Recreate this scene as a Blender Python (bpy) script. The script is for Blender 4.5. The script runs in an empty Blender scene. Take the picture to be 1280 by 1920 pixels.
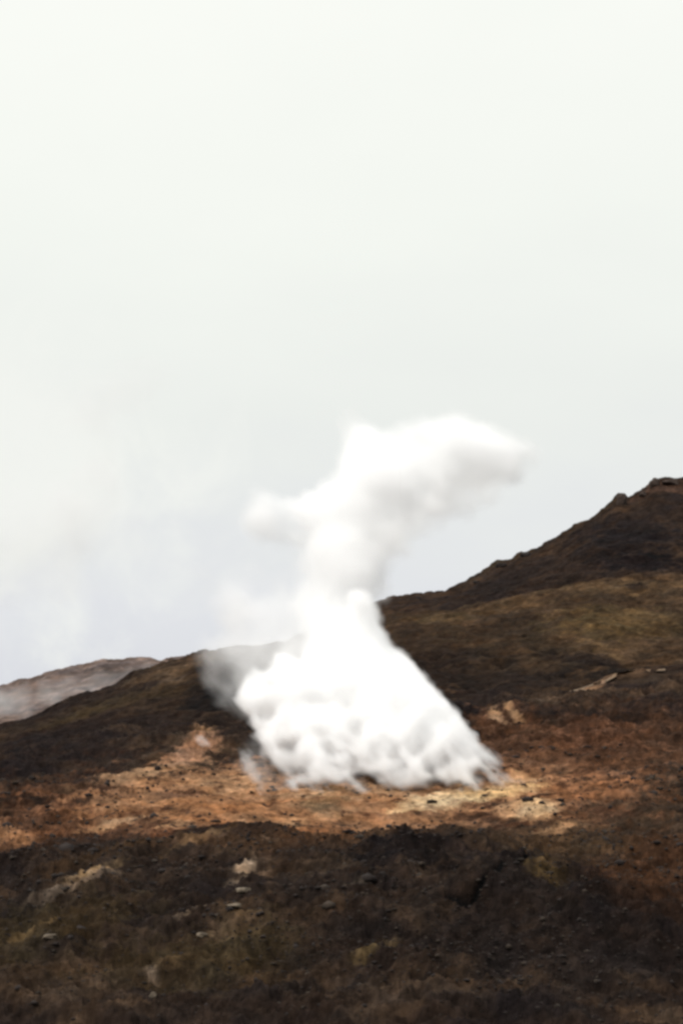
import bpy, math
import numpy as np
from mathutils import Vector

# ------------------------------------------------------------ camera, sky, sun
S = bpy.context.scene
COL = S.collection
FPX = 4158.0          # focal length in photograph pixels
VH = 1750.0           # horizon row of the photograph
EYE = 1.7

cam_d = bpy.data.cameras.new("camera")
cam = bpy.data.objects.new("camera", cam_d)
COL.objects.link(cam)
cam.location = (0, 0, 0)
cam.rotation_euler = (math.radians(90), 0, 0)
cam_d.sensor_fit = 'VERTICAL'
cam_d.sensor_height = 24.0
cam_d.lens = 24.0 * FPX / 1920.0
cam_d.shift_y = (VH - 960.0) / 1920.0
cam_d.clip_start = 0.5
cam_d.clip_end = 20000
S.camera = cam

SUN_EL, SUN_AZ = math.radians(52), math.radians(-128)     # azimuth from +Y, towards the left
W = bpy.data.worlds.new("World")
S.world = W
W.use_nodes = True
wn, wl = W.node_tree.nodes, W.node_tree.links
wn.clear()
w_out = wn.new('ShaderNodeOutputWorld')
w_bg = wn.new('ShaderNodeBackground')
w_sky = wn.new('ShaderNodeTexSky')
w_sky.sky_type = 'NISHITA'
w_sky.sun_disc = False
w_sky.sun_elevation = SUN_EL
w_sky.sun_rotation = SUN_AZ
w_scl = wn.new('ShaderNodeVectorMath'); w_scl.operation = 'SCALE'
w_scl.inputs['Scale'].default_value = 0.06
wl.new(w_sky.outputs[0], w_scl.inputs[0])
w_tc = wn.new('ShaderNodeTexCoord')
w_sep = wn.new('ShaderNodeSeparateXYZ')
wl.new(w_tc.outputs['Generated'], w_sep.inputs[0])
# soft overcast: a slow noise bends the elevation before it picks the grey of the cloud deck
w_map = wn.new('ShaderNodeMapping'); w_map.inputs['Scale'].default_value = (3.2, 3.2, 8.0)
wl.new(w_tc.outputs['Generated'], w_map.inputs[0])
w_no = wn.new('ShaderNodeTexNoise'); w_no.inputs['Scale'].default_value = 1.9
w_no.inputs['Detail'].default_value = 5.0; w_no.inputs['Roughness'].default_value = 0.5
wl.new(w_map.outputs[0], w_no.inputs['Vector'])
w_m1 = wn.new('ShaderNodeMath'); w_m1.operation = 'MULTIPLY_ADD'
wl.new(w_no.outputs['Fac'], w_m1.inputs[0]); w_m1.inputs[1].default_value = 0.12
wl.new(w_sep.outputs['Z'], w_m1.inputs[2])
w_r = wn.new('ShaderNodeValToRGB')
wl.new(w_m1.outputs[0], w_r.inputs['Fac'])
def lin(c):
    return tuple(((x / 255.0) / 12.92 if x <= 10.3 else (((x / 255.0) + 0.055) / 1.055) ** 2.4) for x in c)
stops = [(0.00, (214, 216, 222)), (0.14, (219, 221, 227)), (0.21, (227, 229, 233)), (0.28, (237, 240, 236)),
         (0.36, (245, 248, 242)), (0.45, (251, 253, 247)), (0.62, (254, 254, 250)), (0.95, None)]
el = w_r.color_ramp.elements
while len(el) < len(stops): el.new(0.5)
for e, (p, c) in zip(el, stops):
    e.position = p; e.color = (*lin(c), 1) if c else (1.7, 1.72, 1.72, 1)   # an overcast is brightest overhead
w_mix = wn.new('ShaderNodeMix'); w_mix.data_type = 'RGBA'
w_mix.inputs['Factor'].default_value = 0.98
wl.new(w_scl.outputs[0], w_mix.inputs[6]); wl.new(w_r.outputs[0], w_mix.inputs[7])
# a bank of paler, ragged cloud low in the sky to the left
CB = Vector(((120 - 640) / FPX, 1.0, (VH - 930) / FPX)).normalized()
w_d = wn.new('ShaderNodeVectorMath'); w_d.operation = 'SUBTRACT'
wl.new(w_tc.outputs['Generated'], w_d.inputs[0]); w_d.inputs[1].default_value = CB
w_ds = wn.new('ShaderNodeVectorMath'); w_ds.operation = 'MULTIPLY'; w_ds.inputs[1].default_value = (13.0, 13.0, 17.0)
wl.new(w_d.outputs[0], w_ds.inputs[0])
w_len = wn.new('ShaderNodeVectorMath'); w_len.operation = 'LENGTH'; wl.new(w_ds.outputs[0], w_len.inputs[0])
w_n2 = wn.new('ShaderNodeTexNoise'); w_n2.inputs['Scale'].default_value = 17.0; w_n2.inputs['Detail'].default_value = 6.0
w_n2.inputs['Roughness'].default_value = 0.58; w_n2.inputs['Distortion'].default_value = 0.6
wl.new(w_tc.outputs['Generated'], w_n2.inputs['Vector'])
w_a = wn.new('ShaderNodeMath'); w_a.operation = 'MULTIPLY_ADD'; w_a.inputs[1].default_value = -3.2
wl.new(w_n2.outputs['Fac'], w_a.inputs[0]); wl.new(w_len.outputs['Value'], w_a.inputs[2])
w_mr = wn.new('ShaderNodeMapRange'); w_mr.interpolation_type = 'SMOOTHSTEP'
for k_, v_ in (('From Min', -1.5), ('From Max', -0.4), ('To Min', 0.85), ('To Max', 0.0)): w_mr.inputs[k_].default_value = v_
wl.new(w_a.outputs[0], w_mr.inputs['Value'])
w_mx = wn.new('ShaderNodeMix'); w_mx.data_type = 'RGBA'
wl.new(w_mr.outputs[0], w_mx.inputs['Factor']); wl.new(w_mix.outputs[2], w_mx.inputs[6]); w_mx.inputs[7].default_value = (*lin((243, 245, 240)), 1)
wl.new(w_mx.outputs[2], w_bg.inputs['Color'])
w_bg.inputs['Strength'].default_value = 1.0
wl.new(w_bg.outputs[0], w_out.inputs[0])

sun_d = bpy.data.lights.new("sun", 'SUN')
sun_d.energy = 2.9
sun_d.angle = math.radians(9)
sun_d.color = (1.0, 0.965, 0.91)
sun = bpy.data.objects.new("sun", sun_d)
COL.objects.link(sun)
sd = Vector((math.sin(SUN_AZ) * math.cos(SUN_EL), math.cos(SUN_AZ) * math.cos(SUN_EL), math.sin(SUN_EL)))
sun.rotation_euler = (-sd).to_track_quat('-Z', 'Y').to_euler()

vs = S.view_settings
vs.view_transform = 'Standard'; vs.look = 'None'; vs.exposure = 0.0; vs.gamma = 1.0
S.cycles.volume_bounces = 24
S.cycles.max_bounces = 26
S.cycles.transparent_max_bounces = 24
S.cycles.volume_step_rate = 1.6
S.cycles.volume_preview_step_rate = 1.6
S.cycles.volume_max_steps = 256
S.cycles.use_denoising = True
S.cycles.pixel_filter_type = 'BLACKMAN_HARRIS'
S.cycles.filter_width = 3.0
S.cycles.pixel_filter_type = 'BLACKMAN_HARRIS'

# ------------------------------------------------------------ numpy noise
_rng = np.random.RandomState(11)
_P = _rng.permutation(256)
_P = np.concatenate([_P, _P, _P]).astype(np.int64)
_G = _rng.normal(size=(256, 3)); _G /= np.linalg.norm(_G, axis=1)[:, None]
_G = _G.astype(np.float32)

def perlin(p):
    p = np.asarray(p, dtype=np.float32)
    i = np.floor(p).astype(np.int64); f = p - i
    w = f * f * f * (f * (f * 6 - 15) + 10)
    i &= 255
    out = 0
    for dx in (0, 1):
        for dy in (0, 1):
            for dz in (0, 1):
                h = _P[_P[_P[(i[:, 0] + dx) & 255] + ((i[:, 1] + dy) & 255)] + ((i[:, 2] + dz) & 255)]
                g = _G[h]
                d = g[:, 0] * (f[:, 0] - dx) + g[:, 1] * (f[:, 1] - dy) + g[:, 2] * (f[:, 2] - dz)
                ww = (w[:, 0] if dx else 1 - w[:, 0]) * (w[:, 1] if dy else 1 - w[:, 1]) * (w[:, 2] if dz else 1 - w[:, 2])
                out = out + d * ww
    return out * 1.6

def fbm(p, scale, octs=5, gain=0.5, seed=0.0, mode='f'):
    q = np.asarray(p, dtype=np.float32) * scale + seed * 17.31
    a, s, t = 1.0, 0.0, 0.0
    for k in range(octs):
        n = perlin(q)
        if mode == 'r': n = 1 - 2 * np.abs(n)
        if mode == 'b': n = 2 * np.abs(n) - 0.6
        s = s + a * n; t += a
        q = q * 2.03 + 5.7; a *= gain
    return s / t

def sst(a, b, x):
    t = np.clip((x - a) / (b - a), 0, 1)
    return t * t * (3 - 2 * t)

def interp(pts, u):
    pts = sorted(pts)
    return np.interp(u, [p[0] for p in pts], [p[1] for p in pts])

# ------------------------------------------------------------ helpers
def tag(o, label=None, cat=None, group=None, kind=None):
    if label: o['label'] = label
    if cat: o['category'] = cat
    if group: o['group'] = group
    if kind: o['kind'] = kind
    return o

def grid_mesh(name, P, col=None, mat=None):
    ny, nx = P.shape[:2]
    me = bpy.data.meshes.new(name)
    me.vertices.add(nx * ny)
    me.vertices.foreach_set("co", P.reshape(-1).astype(np.float32))
    i = np.arange(nx * ny).reshape(ny, nx)
    q = np.stack([i[:-1, :-1], i[:-1, 1:], i[1:, 1:], i[1:, :-1]], -1).reshape(-1)
    nf = (nx - 1) * (ny - 1)
    me.loops.add(nf * 4); me.polygons.add(nf)
    me.loops.foreach_set("vertex_index", q.astype(np.int32))
    me.polygons.foreach_set("loop_start", np.arange(0, nf * 4, 4, dtype=np.int32))
    me.polygons.foreach_set("use_smooth", np.ones(nf, dtype=bool))
    me.update(calc_edges=True)
    if col is not None:
        ca = me.color_attributes.new("soil", 'FLOAT_COLOR', 'POINT')
        c4 = np.ones((nx * ny, 4), dtype=np.float32); c4[:, :3] = col.reshape(-1, 3)
        ca.data.foreach_set("color", c4.reshape(-1))
    o = bpy.data.objects.new(name, me)
    COL.objects.link(o)
    if mat: me.materials.append(mat)
    return o

def at(u, v, D):
    return np.array([(u - 640.0) / FPX * D, D, (VH - v) / FPX * D])

def proj(P):
    D = np.maximum(P[..., 1], 0.1)
    return 640 + P[..., 0] / D * FPX, VH - P[..., 2] / D * FPX

def loft(rows, us, ns):
    """rows: [(curve [(u,v)..] , depth number or curve [(u,D)..])] near to far. Returns the base grid."""
    R = []
    for cv, dp in rows:
        v = interp(cv, us) if isinstance(cv, list) else np.full(len(us), float(cv))
        D = interp(dp, us) if isinstance(dp, list) else np.full(len(us), float(dp))
        R.append(np.stack([(us - 640) / FPX * D, D, (VH - v) / FPX * D], -1))
    return blend_rows(R, ns)

def blend_rows(R, ns):
    R = np.array(R)
    out = []
    n = len(R)
    for k in range(n - 1):
        p0 = R[max(k - 1, 0)]; p1 = R[k]; p2 = R[k + 1]; p3 = R[min(k + 2, n - 1)]
        m = ns[k]
        for j in range(m):
            t = j / m
            d1 = np.maximum(np.linalg.norm(p2 - p1, axis=-1, keepdims=True), 1e-3)
            d0 = np.maximum(np.linalg.norm(p1 - p0, axis=-1, keepdims=True), 1e-3) if k > 0 else d1
            d2 = np.maximum(np.linalg.norm(p3 - p2, axis=-1, keepdims=True), 1e-3) if k < n - 2 else d1
            m1 = (p2 - p0) / (d0 + d1) * d1 if k > 0 else (p2 - p1)
            m2 = (p3 - p1) / (d1 + d2) * d1 if k < n - 2 else (p2 - p1)
            h1 = 2 * t**3 - 3 * t**2 + 1; h2 = t**3 - 2 * t**2 + t; h3 = -2 * t**3 + 3 * t**2; h4 = t**3 - t**2
            out.append(h1 * p1 + h2 * m1 + h3 * p2 + h4 * m2)
    out.append(R[-1])
    return np.array(out)

def normals(P):
    du = np.gradient(P, axis=1); dv = np.gradient(P, axis=0)
    n = np.cross(du, dv)
    n /= np.maximum(np.linalg.norm(n, axis=-1, keepdims=True), 1e-9)
    n[n[..., 2] < 0] *= -1
    return n

def mixc(c, tgt, m):
    return c * (1 - m[..., None]) + np.array(tgt)[None, None, :] * m[..., None]

# ------------------------------------------------------------ materials
def ground_mat(name, bump=0.5, fine=1.0, rough=0.95, var=0.55):
    m = bpy.data.materials.new(name); m.use_nodes = True
    n, l = m.node_tree.nodes, m.node_tree.links
    b = n['Principled BSDF']
    b.inputs['Roughness'].default_value = rough
    b.inputs['Specular IOR Level'].default_value = 0.03
    a = n.new('ShaderNodeAttribute'); a.attribute_name = 'soil'
    tc = n.new('ShaderNodeTexCoord')
    n1 = n.new('ShaderNodeTexNoise'); n1.inputs['Scale'].default_value = 2.2 * fine
    n1.inputs['Detail'].default_value = 8; n1.inputs['Roughness'].default_value = 0.68
    l.new(tc.outputs['Object'], n1.inputs['Vector'])
    n2 = n.new('ShaderNodeTexNoise'); n2.inputs['Scale'].default_value = 0.5 * fine
    n2.inputs['Detail'].default_value = 4
    l.new(tc.outputs['Object'], n2.inputs['Vector'])
    mr = n.new('ShaderNodeMapRange')
    mr.inputs['From Min'].default_value = 0.3; mr.inputs['From Max'].default_value = 0.7
    mr.inputs['To Min'].default_value = 1 - var; mr.inputs['To Max'].default_value = 1 + var
    l.new(n1.outputs['Fac'], mr.inputs['Value'])
    sc = n.new('ShaderNodeVectorMath'); sc.operation = 'SCALE'
    l.new(a.outputs['Color'], sc.inputs[0]); l.new(mr.outputs[0], sc.inputs['Scale'])
    # slow drift between a warmer and a cooler tint of the same soil
    tint = n.new('ShaderNodeValToRGB')
    tint.color_ramp.elements[0].position = 0.35; tint.color_ramp.elements[0].color = (0.92, 0.94, 1.0, 1)
    tint.color_ramp.elements[1].position = 0.65; tint.color_ramp.elements[1].color = (1.12, 1.0, 0.9, 1)
    l.new(n2.outputs['Fac'], tint.inputs['Fac'])
    mu = n.new('ShaderNodeVectorMath'); mu.operation = 'MULTIPLY'
    l.new(sc.outputs[0], mu.inputs[0]); l.new(tint.outputs[0], mu.inputs[1])
    l.new(mu.outputs[0], b.inputs['Base Color'])
    n3 = n.new('ShaderNodeTexNoise'); n3.inputs['Scale'].default_value = 1.3 * fine
    n3.inputs['Detail'].default_value = 10; n3.inputs['Roughness'].default_value = 0.72
    l.new(tc.outputs['Object'], n3.inputs['Vector'])
    bp = n.new('ShaderNodeBump'); bp.inputs['Strength'].default_value = bump
    bp.inputs['Distance'].default_value = 0.5
    l.new(n3.outputs['Fac'], bp.inputs['Height'])
    l.new(bp.outputs[0], b.inputs['Normal'])
    return m

def rock_mat(name, c, var=0.5):
    m = bpy.data.materials.new(name); m.use_nodes = True
    n, l = m.node_tree.nodes, m.node_tree.links
    b = n['Principled BSDF']; b.inputs['Roughness'].default_value = 0.92
    b.inputs['Specular IOR Level'].default_value = 0.2
    g = n.new('ShaderNodeNewGeometry')
    n1 = n.new('ShaderNodeTexNoise'); n1.inputs['Scale'].default_value = 3.0; n1.inputs['Detail'].default_value = 8
    l.new(g.outputs['Position'], n1.inputs['Vector'])
    r = n.new('ShaderNodeValToRGB')
    r.color_ramp.elements[0].position = 0.3; r.color_ramp.elements[0].color = (*[x * (1 - var) for x in c], 1)
    r.color_ramp.elements[1].position = 0.7; r.color_ramp.elements[1].color = (*[x * (1 + var) for x in c], 1)
    l.new(n1.outputs['Fac'], r.inputs['Fac']); l.new(r.outputs[0], b.inputs['Base Color'])
    bp = n.new('ShaderNodeBump'); bp.inputs['Strength'].default_value = 0.6; bp.inputs['Distance'].default_value = 0.1
    l.new(n1.outputs['Fac'], bp.inputs['Height']); l.new(bp.outputs[0], b.inputs['Normal'])
    return m

M_LAVA = ground_mat('lava_soil', bump=0.8, fine=1.0, var=0.5)
M_HILL = ground_mat('hill_soil', bump=0.8, fine=0.8, var=0.45)
M_FAR = ground_mat('far_soil', bump=0.8, fine=0.5, var=0.4)

# colours of the ground itself (linear albedo)
DARK = (0.037, 0.028, 0.0235)
DARKER = (0.020, 0.016, 0.015)
BROWN = (0.070, 0.050, 0.034)
OLIVE = (0.066, 0.048, 0.027)
RUST = (0.125, 0.066, 0.038)
ORANGE = (0.27, 0.155, 0.083)
TAN = (0.38, 0.25, 0.145)
CREAM = (0.56, 0.44, 0.27)
GREY = (0.16, 0.13, 0.10)

def splat(c, U, V, P, spots, seed):
    """soft irregular patches of another soil, or of painted light and shade: (u, v, half width, half height, tilt in degrees, colour, strength)"""
    wu = fbm(P.reshape(-1, 3), 0.35, 4, 0.6, seed).reshape(U.shape)
    wv = fbm(P.reshape(-1, 3), 0.8, 4, 0.6, seed + 3).reshape(U.shape)
    wf = fbm(P.reshape(-1, 3), 2.6, 3, 0.65, seed + 5).reshape(U.shape)
    c = c.copy()
    for (u, v, a, b, tilt, colr, s) in spots:
        t = math.radians(tilt); R = 2.6 * max(a, b) + 12
        Rv = 2.6 * (abs(math.sin(t)) * a + b) + 12
        ii = np.nonzero((np.abs(U - u) < R) & (np.abs(V - v) < Rv))
        if not len(ii[0]): continue
        du, dv = U[ii] - u, V[ii] - v
        x = (du * math.cos(t) - dv * math.sin(t)) / a
        y = (du * math.sin(t) + dv * math.cos(t)) / b
        r = np.sqrt(x * x + y * y) + 0.55 * wu[ii] + 0.75 * wv[ii] + 0.45 * wf[ii]
        k = ((1 - sst(0.3, 1.25, r)) * min(s * 1.1, 1))[:, None]
        c[ii] = c[ii] * (1 - k) + np.array(colr) * k
    return c

# ------------------------------------------------------------ ground: the lava slope with the bare geothermal field
us = np.linspace(-620, 1900, 1500)
rows = [
    (2050, 62),
    ([(-600, 1985), (640, 1950), (1900, 1985)], 70),
    ([(-600, 1860), (300, 1830), (900, 1850), (1900, 1850)], 77),
    ([(-600, 1760), (200, 1735), (700, 1725), (1900, 1740)], [(-600, 86), (640, 84), (1900, 86)]),
    ([(-600, 1690), (150, 1650), (500, 1628), (900, 1640), (1300, 1650), (1900, 1670)], 94),
    ([(-600, 1630), (0, 1590), (380, 1560), (560, 1590), (700, 1598), (900, 1595), (1300, 1590), (1900, 1600)], 102),
    ([(-600, 1580), (0, 1540), (380, 1515), (640, 1530), (900, 1530), (1300, 1520), (1900, 1530)], 110),
    ([(-600, 1535), (0, 1500), (300, 1480), (640, 1476), (960, 1470), (1300, 1455), (1900, 1440)], 117),
    ([(-600, 1500), (0, 1470), (300, 1440), (640, 1430), (960, 1415), (1300, 1400), (1900, 1385)], 125),
    ([(-600, 1470), (0, 1440), (300, 1395), (640, 1385), (900, 1350), (1050, 1345), (1300, 1345), (1900, 1330)], 136),
    ([(-600, 1480), (0, 1445), (300, 1385), (640, 1370), (900, 1325), (1300, 1320), (1900, 1315)], 150),
    (1560, 190),
]
B = loft(rows, us, [60, 80, 80, 85, 85, 85, 85, 75, 65, 70, 20])
# the valley floor between the viewer and the slope, wide enough for a step to the side
near = []
for y in (-60, 0, 30, 50):
    r = B[0].copy(); k = (y - 62) / 62.0
    r[:, 0] = np.linspace(-45, 45, len(us)) * 1.0 + (B[0][:, 0] - np.linspace(-45, 45, len(us))) * np.clip(y / 62.0, 0, 1)
    r[:, 1] = y; r[:, 2] = -EYE - 2.2 * sst(5, 60, np.array(float(y)))
    near.append(r)
PB = B.reshape(-1, 3)
U0, V0 = proj(B)
# orange bare field: where the soil is fine and smooth
field = np.exp(-(((U0 - 690) / 560.0) ** 4)) * sst(1400, 1450, V0) * (1 - sst(1560, 1620, V0))
field = np.clip(field, 0, 1)
N = normals(B)
big = fbm(PB, 0.055, 4, 0.5, 1).reshape(U0.shape)
mid = fbm(PB, 0.22, 5, 0.55, 2).reshape(U0.shape)
rid = fbm(PB, 0.32, 5, 0.55, 3, 'r').reshape(U0.shape)
fin = fbm(PB, 1.3, 4, 0.6, 4, 'r').reshape(U0.shape)
rough = 1 - 0.72 * field
edge = sst(0, 25, np.minimum(np.arange(B.shape[0])[:, None], 400)) * np.ones_like(U0)
h = big * 1.3 + 0.55 * sst(1590, 1660, V0) * fbm(PB, 0.13, 4, 0.55, 41, 'r').reshape(U0.shape) + (mid * 0.65 + rid * 0.75) * rough + fin * (0.16 + 0.2 * rough)

def bump_uv(u, v, a, b, tilt=0.0):
    t = math.radians(tilt); du, dv = U0 - u, V0 - v
    x = (du * math.cos(t) - dv * math.sin(t)) / a; y = (du * math.sin(t) + dv * math.cos(t)) / b
    return np.exp(-(x * x + y * y))
# lava mounds in front of the bare field
for (u, v, a, b, t, k) in [(420, 1605, 110, 30, 0, 0.7), (760, 1650, 130, 32, 0, 0.6), (900, 1722, 80, 20, 25, 0.5), (200, 1660, 150, 30, 10, 0.6),
                           (930, 1740, 130, 34, 12, 0.9), (640, 1760, 120, 40, 0, 0.6), (1180, 1760, 140, 60, 0, 0.5),
                           (110, 1790, 160, 35, 8, 0.6), (430, 1800, 90, 40, 10, 0.6)]:
    h += bump_uv(u, v, a, b, t) * k
# the two open fissures
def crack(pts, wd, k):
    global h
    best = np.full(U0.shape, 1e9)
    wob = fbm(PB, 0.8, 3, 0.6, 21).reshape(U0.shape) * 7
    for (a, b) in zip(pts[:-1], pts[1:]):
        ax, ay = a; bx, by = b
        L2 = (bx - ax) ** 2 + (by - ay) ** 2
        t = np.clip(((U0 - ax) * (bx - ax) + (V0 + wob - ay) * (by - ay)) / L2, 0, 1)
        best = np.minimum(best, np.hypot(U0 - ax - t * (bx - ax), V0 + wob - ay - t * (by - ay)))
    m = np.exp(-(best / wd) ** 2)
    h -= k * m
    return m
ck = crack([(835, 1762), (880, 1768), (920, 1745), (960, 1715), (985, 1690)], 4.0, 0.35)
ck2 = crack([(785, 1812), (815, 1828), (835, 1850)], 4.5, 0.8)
h = h * edge
G = B + N * h[..., None] * np.array([0.35, 0.35, 1.0])
# colours
c = np.zeros(G.shape) + np.array(DARK)
n_a = fbm(PB, 0.12, 5, 0.6, 5).reshape(U0.shape)
n_b = fbm(PB, 0.5, 5, 0.65, 6).reshape(U0.shape)
n_c = fbm(PB, 1.9, 4, 0.65, 7).reshape(U0.shape)
c = mixc(c, BROWN, sst(0.0, 0.35, n_a + 0.5 * n_b) * 0.85)
c = mixc(c, (0.016, 0.013, 0.0135), sst(-0.08, 0.25, -n_a + 0.6 * n_b) * 0.9)
spots = [
    (640, 1625, 560, 36, 0, (0.085, 0.055, 0.035), .7), (250, 1640, 260, 30, 8, (0.072, 0.05, 0.034), .6),
    # brown to olive slopes around the field
    (1130, 1560, 330, 120, 0, BROWN, .9), (1060, 1640, 260, 60, -5, BROWN, .9), (1230, 1700, 120, 130, 0, (0.07, 0.038, 0.022), .9),
    (1150, 1420, 300, 90, 0, (0.075, 0.044, 0.028), 1.0), (100, 1560, 250, 60, 10, (0.06, 0.036, 0.024), .9), (60, 1800, 260, 70, 12, (0.05, 0.038, 0.022), .9),
    (380, 1850, 220, 60, 5, (0.055, 0.042, 0.024), .7),
    # the rusty rim, then the orange field
    (640, 1520, 620, 75, 0, RUST, .95), (250, 1540, 330, 60, 8, RUST, .9), (1040, 1450, 240, 70, -3, (0.11, 0.06, 0.035), .9),
    (1120, 1400, 120, 45, 0, (0.095, 0.05, 0.03), .8), (30, 1590, 90, 30, 0, RUST, .9), (930, 1380, 70, 40, 10, RUST, .8),
    (420, 1500, 260, 60, 5, ORANGE, .75), (440, 1545, 120, 28, -8, (0.28, 0.14, 0.065), .8), (640, 1545, 260, 40, 0, ORANGE, .7),
    (250, 1520, 150, 26, 12, ORANGE, .6), (760, 1510, 220, 36, 4, ORANGE, .7), (930, 1490, 180, 40, 3, ORANGE, .65),
    (1080, 1500, 130, 32, 3, (0.22, 0.11, 0.055), .7), (20, 1590, 55, 16, 5, ORANGE, .65), (700, 1580, 160, 22, 0, (0.2, 0.1, 0.05), .7),
    # tan and cream crusts
    (270, 1470, 120, 16, 14, TAN, .65), (230, 1555, 80, 7, 12, TAN, .7), (440, 1480, 120, 22, 5, TAN, .5), (360, 1430, 60, 18, 20, (0.32, 0.19, 0.12), .6), (390, 1395, 30, 16, 0, TAN, .5),
    (640, 1495, 130, 20, 0, TAN, .6), (730, 1490, 90, 22, 8, TAN, .7), (860, 1506, 130, 19, 12, CREAM, .95), (930, 1500, 90, 14, 8, (0.55, 0.41, 0.22), .8),
    (985, 1535, 60, 24, 0, TAN, .85), (1000, 1535, 34, 16, 0, CREAM, .6), (1040, 1570, 55, 8, 10, TAN, .6), (450, 1565, 26, 9, 0, TAN, .7), (550, 1560, 26, 12, 0, TAN, .6), (620, 1545, 50, 12, 0, TAN, .5),
    (330, 1560, 50, 7, 10, TAN, .5), (1130, 1470, 90, 12, 0, (0.26, 0.14, 0.08), .6), (925, 1352, 16, 14, -40, TAN, .6), (962, 1352, 24, 8, -40, TAN, .7), (945, 1368, 20, 8, -10, TAN, .5), (900, 1340, 24, 8, -20, (0.2, 0.12, 0.08), .5),
    (600, 1525, 50, 18, 0, (0.13, 0.095, 0.055), .7), (512, 1520, 12, 24, 0, (0.12, 0.07, 0.04), .7), (340, 1500, 60, 10, 8, (0.13, 0.07, 0.045), .6), (200, 1500, 50, 10, 10, (0.09, 0.05, 0.035), .7), (860, 1478, 60, 6, 4, (0.10, 0.065, 0.045), .8), (700, 1545, 70, 7, 0, (0.10, 0.055, 0.035), .6), (690, 1575, 60, 8, 5, TAN, .45), (600, 1600, 70, 20, 0, RUST, .6), (970, 1470, 24, 12, 0, TAN, .8),
    # dark lava and moss tongues in front
    (960, 1600, 230, 40, 0, (0.085, 0.055, 0.032), .9), (600, 1615, 90, 26, 0, (0.11, 0.062, 0.034), .9), (420, 1592, 110, 24, 0, DARKER, .8), (190, 1600, 110, 26, 8, DARK, .9), (745, 1658, 130, 30, 0, DARKER, .8), (330, 1655, 130, 28, 0, DARKER, .6),
    (560, 1650, 60, 24, 0, DARKER, .6), (310, 1590, 28, 22, 0, (0.13, 0.06, 0.03), .6), (380, 1705, 110, 30, 0, DARKER, .7), (880, 1840, 200, 60, 0, DARKER, .8), (900, 1700, 110, 24, 20, DARKER, .8), (960, 1760, 110, 40, 10, DARKER, .7), (730, 1740, 120, 34, 0, DARKER, .6), (760, 1655, 120, 28, 0, (0.013, 0.011, 0.012), .8), (760, 1606, 150, 14, 0, (0.085, 0.052, 0.034), .8), (470, 1600, 60, 16, 0, (0.06, 0.04, 0.03), .6), (560, 1720, 60, 40, 0, DARKER, .6), (1150, 1820, 160, 60, 0, DARKER, .6), (1210, 1850, 120, 90, 0, DARKER, .5),
    (620, 1830, 120, 80, 0, DARKER, .5), (160, 1500, 60, 16, 12, DARK, .5), (60, 1690, 120, 40, 8, DARKER, .5),
    # pale crusts and dry moss in the lava
    (165, 1692, 65, 10, 22, (0.22, 0.16, 0.09), .75), (130, 1715, 85, 12, 18, GREY, .7), (90, 1755, 30, 8, 10, GREY, .7), (455, 1672, 26, 12, 25, (0.30, 0.23, 0.16), .8), (440, 1698, 26, 7, 10, GREY, .8),
    (380, 1620, 90, 7, 18, (0.12, 0.08, 0.045), .7), (60, 1810, 90, 6, 16, (0.14, 0.10, 0.05), .7), (378, 1752, 24, 6, 35, GREY, .9), (340, 1785, 28, 6, 20, GREY, .7), (415, 1808, 50, 9, 10, (0.14, 0.105, 0.07), .6),
    (460, 1800, 60, 28, 10, (0.085, 0.062, 0.040), .6), (285, 1868, 16, 12, 0, GREY, .8), (700, 1850, 50, 8, 12, (0.13, 0.10, 0.05), .7), (730, 1815, 26, 7, 0, (0.13, 0.10, 0.06), .6), (430, 1830, 130, 30, 8, (0.075, 0.058, 0.032), .6),
    (1020, 1715, 50, 26, -10, (0.10, 0.07, 0.03), .7), (1100, 1640, 120, 20, 0, (0.075, 0.05, 0.028), .6), (190, 1650, 130, 16, 14, (0.06, 0.04, 0.024), .7), (670, 1728, 34, 6, 10, GREY, .6),
]
c = splat(c, U0, V0, B, spots, 8)
# stones and grit, smaller than the patches
c *= np.exp((1 - 0.45 * field) * 0.75 * n_c + 1.0 * n_b + 0.4 * fbm(PB * np.array([1, 0.5, 1]), 3.4, 3, 0.7, 37).reshape(U0.shape))[..., None]
c = mixc(c, (0.004, 0.0035, 0.004), np.clip((ck + ck2) * 1.3, 0, 1) ** 1.3)  # fissures blackened: dark soil inside, and their shadow painted in
pit = sst(0.18, 0.38, fbm(PB, 0.95, 3, 0.5, 31).reshape(U0.shape)) * field
c = mixc(c, (0.07, 0.035, 0.022), pit * 0.75)
c = np.clip(c * (0.56 + 0.36 * sst(0.05, 0.2, c.max(-1)))[..., None] * np.array([1.04, 0.97, 0.92]) * 0.95, 0.004, 0.8)
near = np.array(near)
cn = np.repeat(c[:1], len(near), 0)
G = np.concatenate([near, G]); c = np.concatenate([cn, c])
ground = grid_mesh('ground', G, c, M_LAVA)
tag(ground, kind='structure')
GP = G[len(near):-22]
GU, GV = proj(GP)

def on_ground(u, v, grid=None):
    P, UU, VV = (GP, GU, GV) if grid is None else grid
    d = (UU - u) ** 2 + (VV - v) ** 2
    ok = d < max(d.min() * 1.0 + 6.0, 9.0)
    idx = np.argmin(np.where(ok, P[..., 1], 1e9))        # the nearest surface seen at that place
    return P.reshape(-1, 3)[idx]

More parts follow.
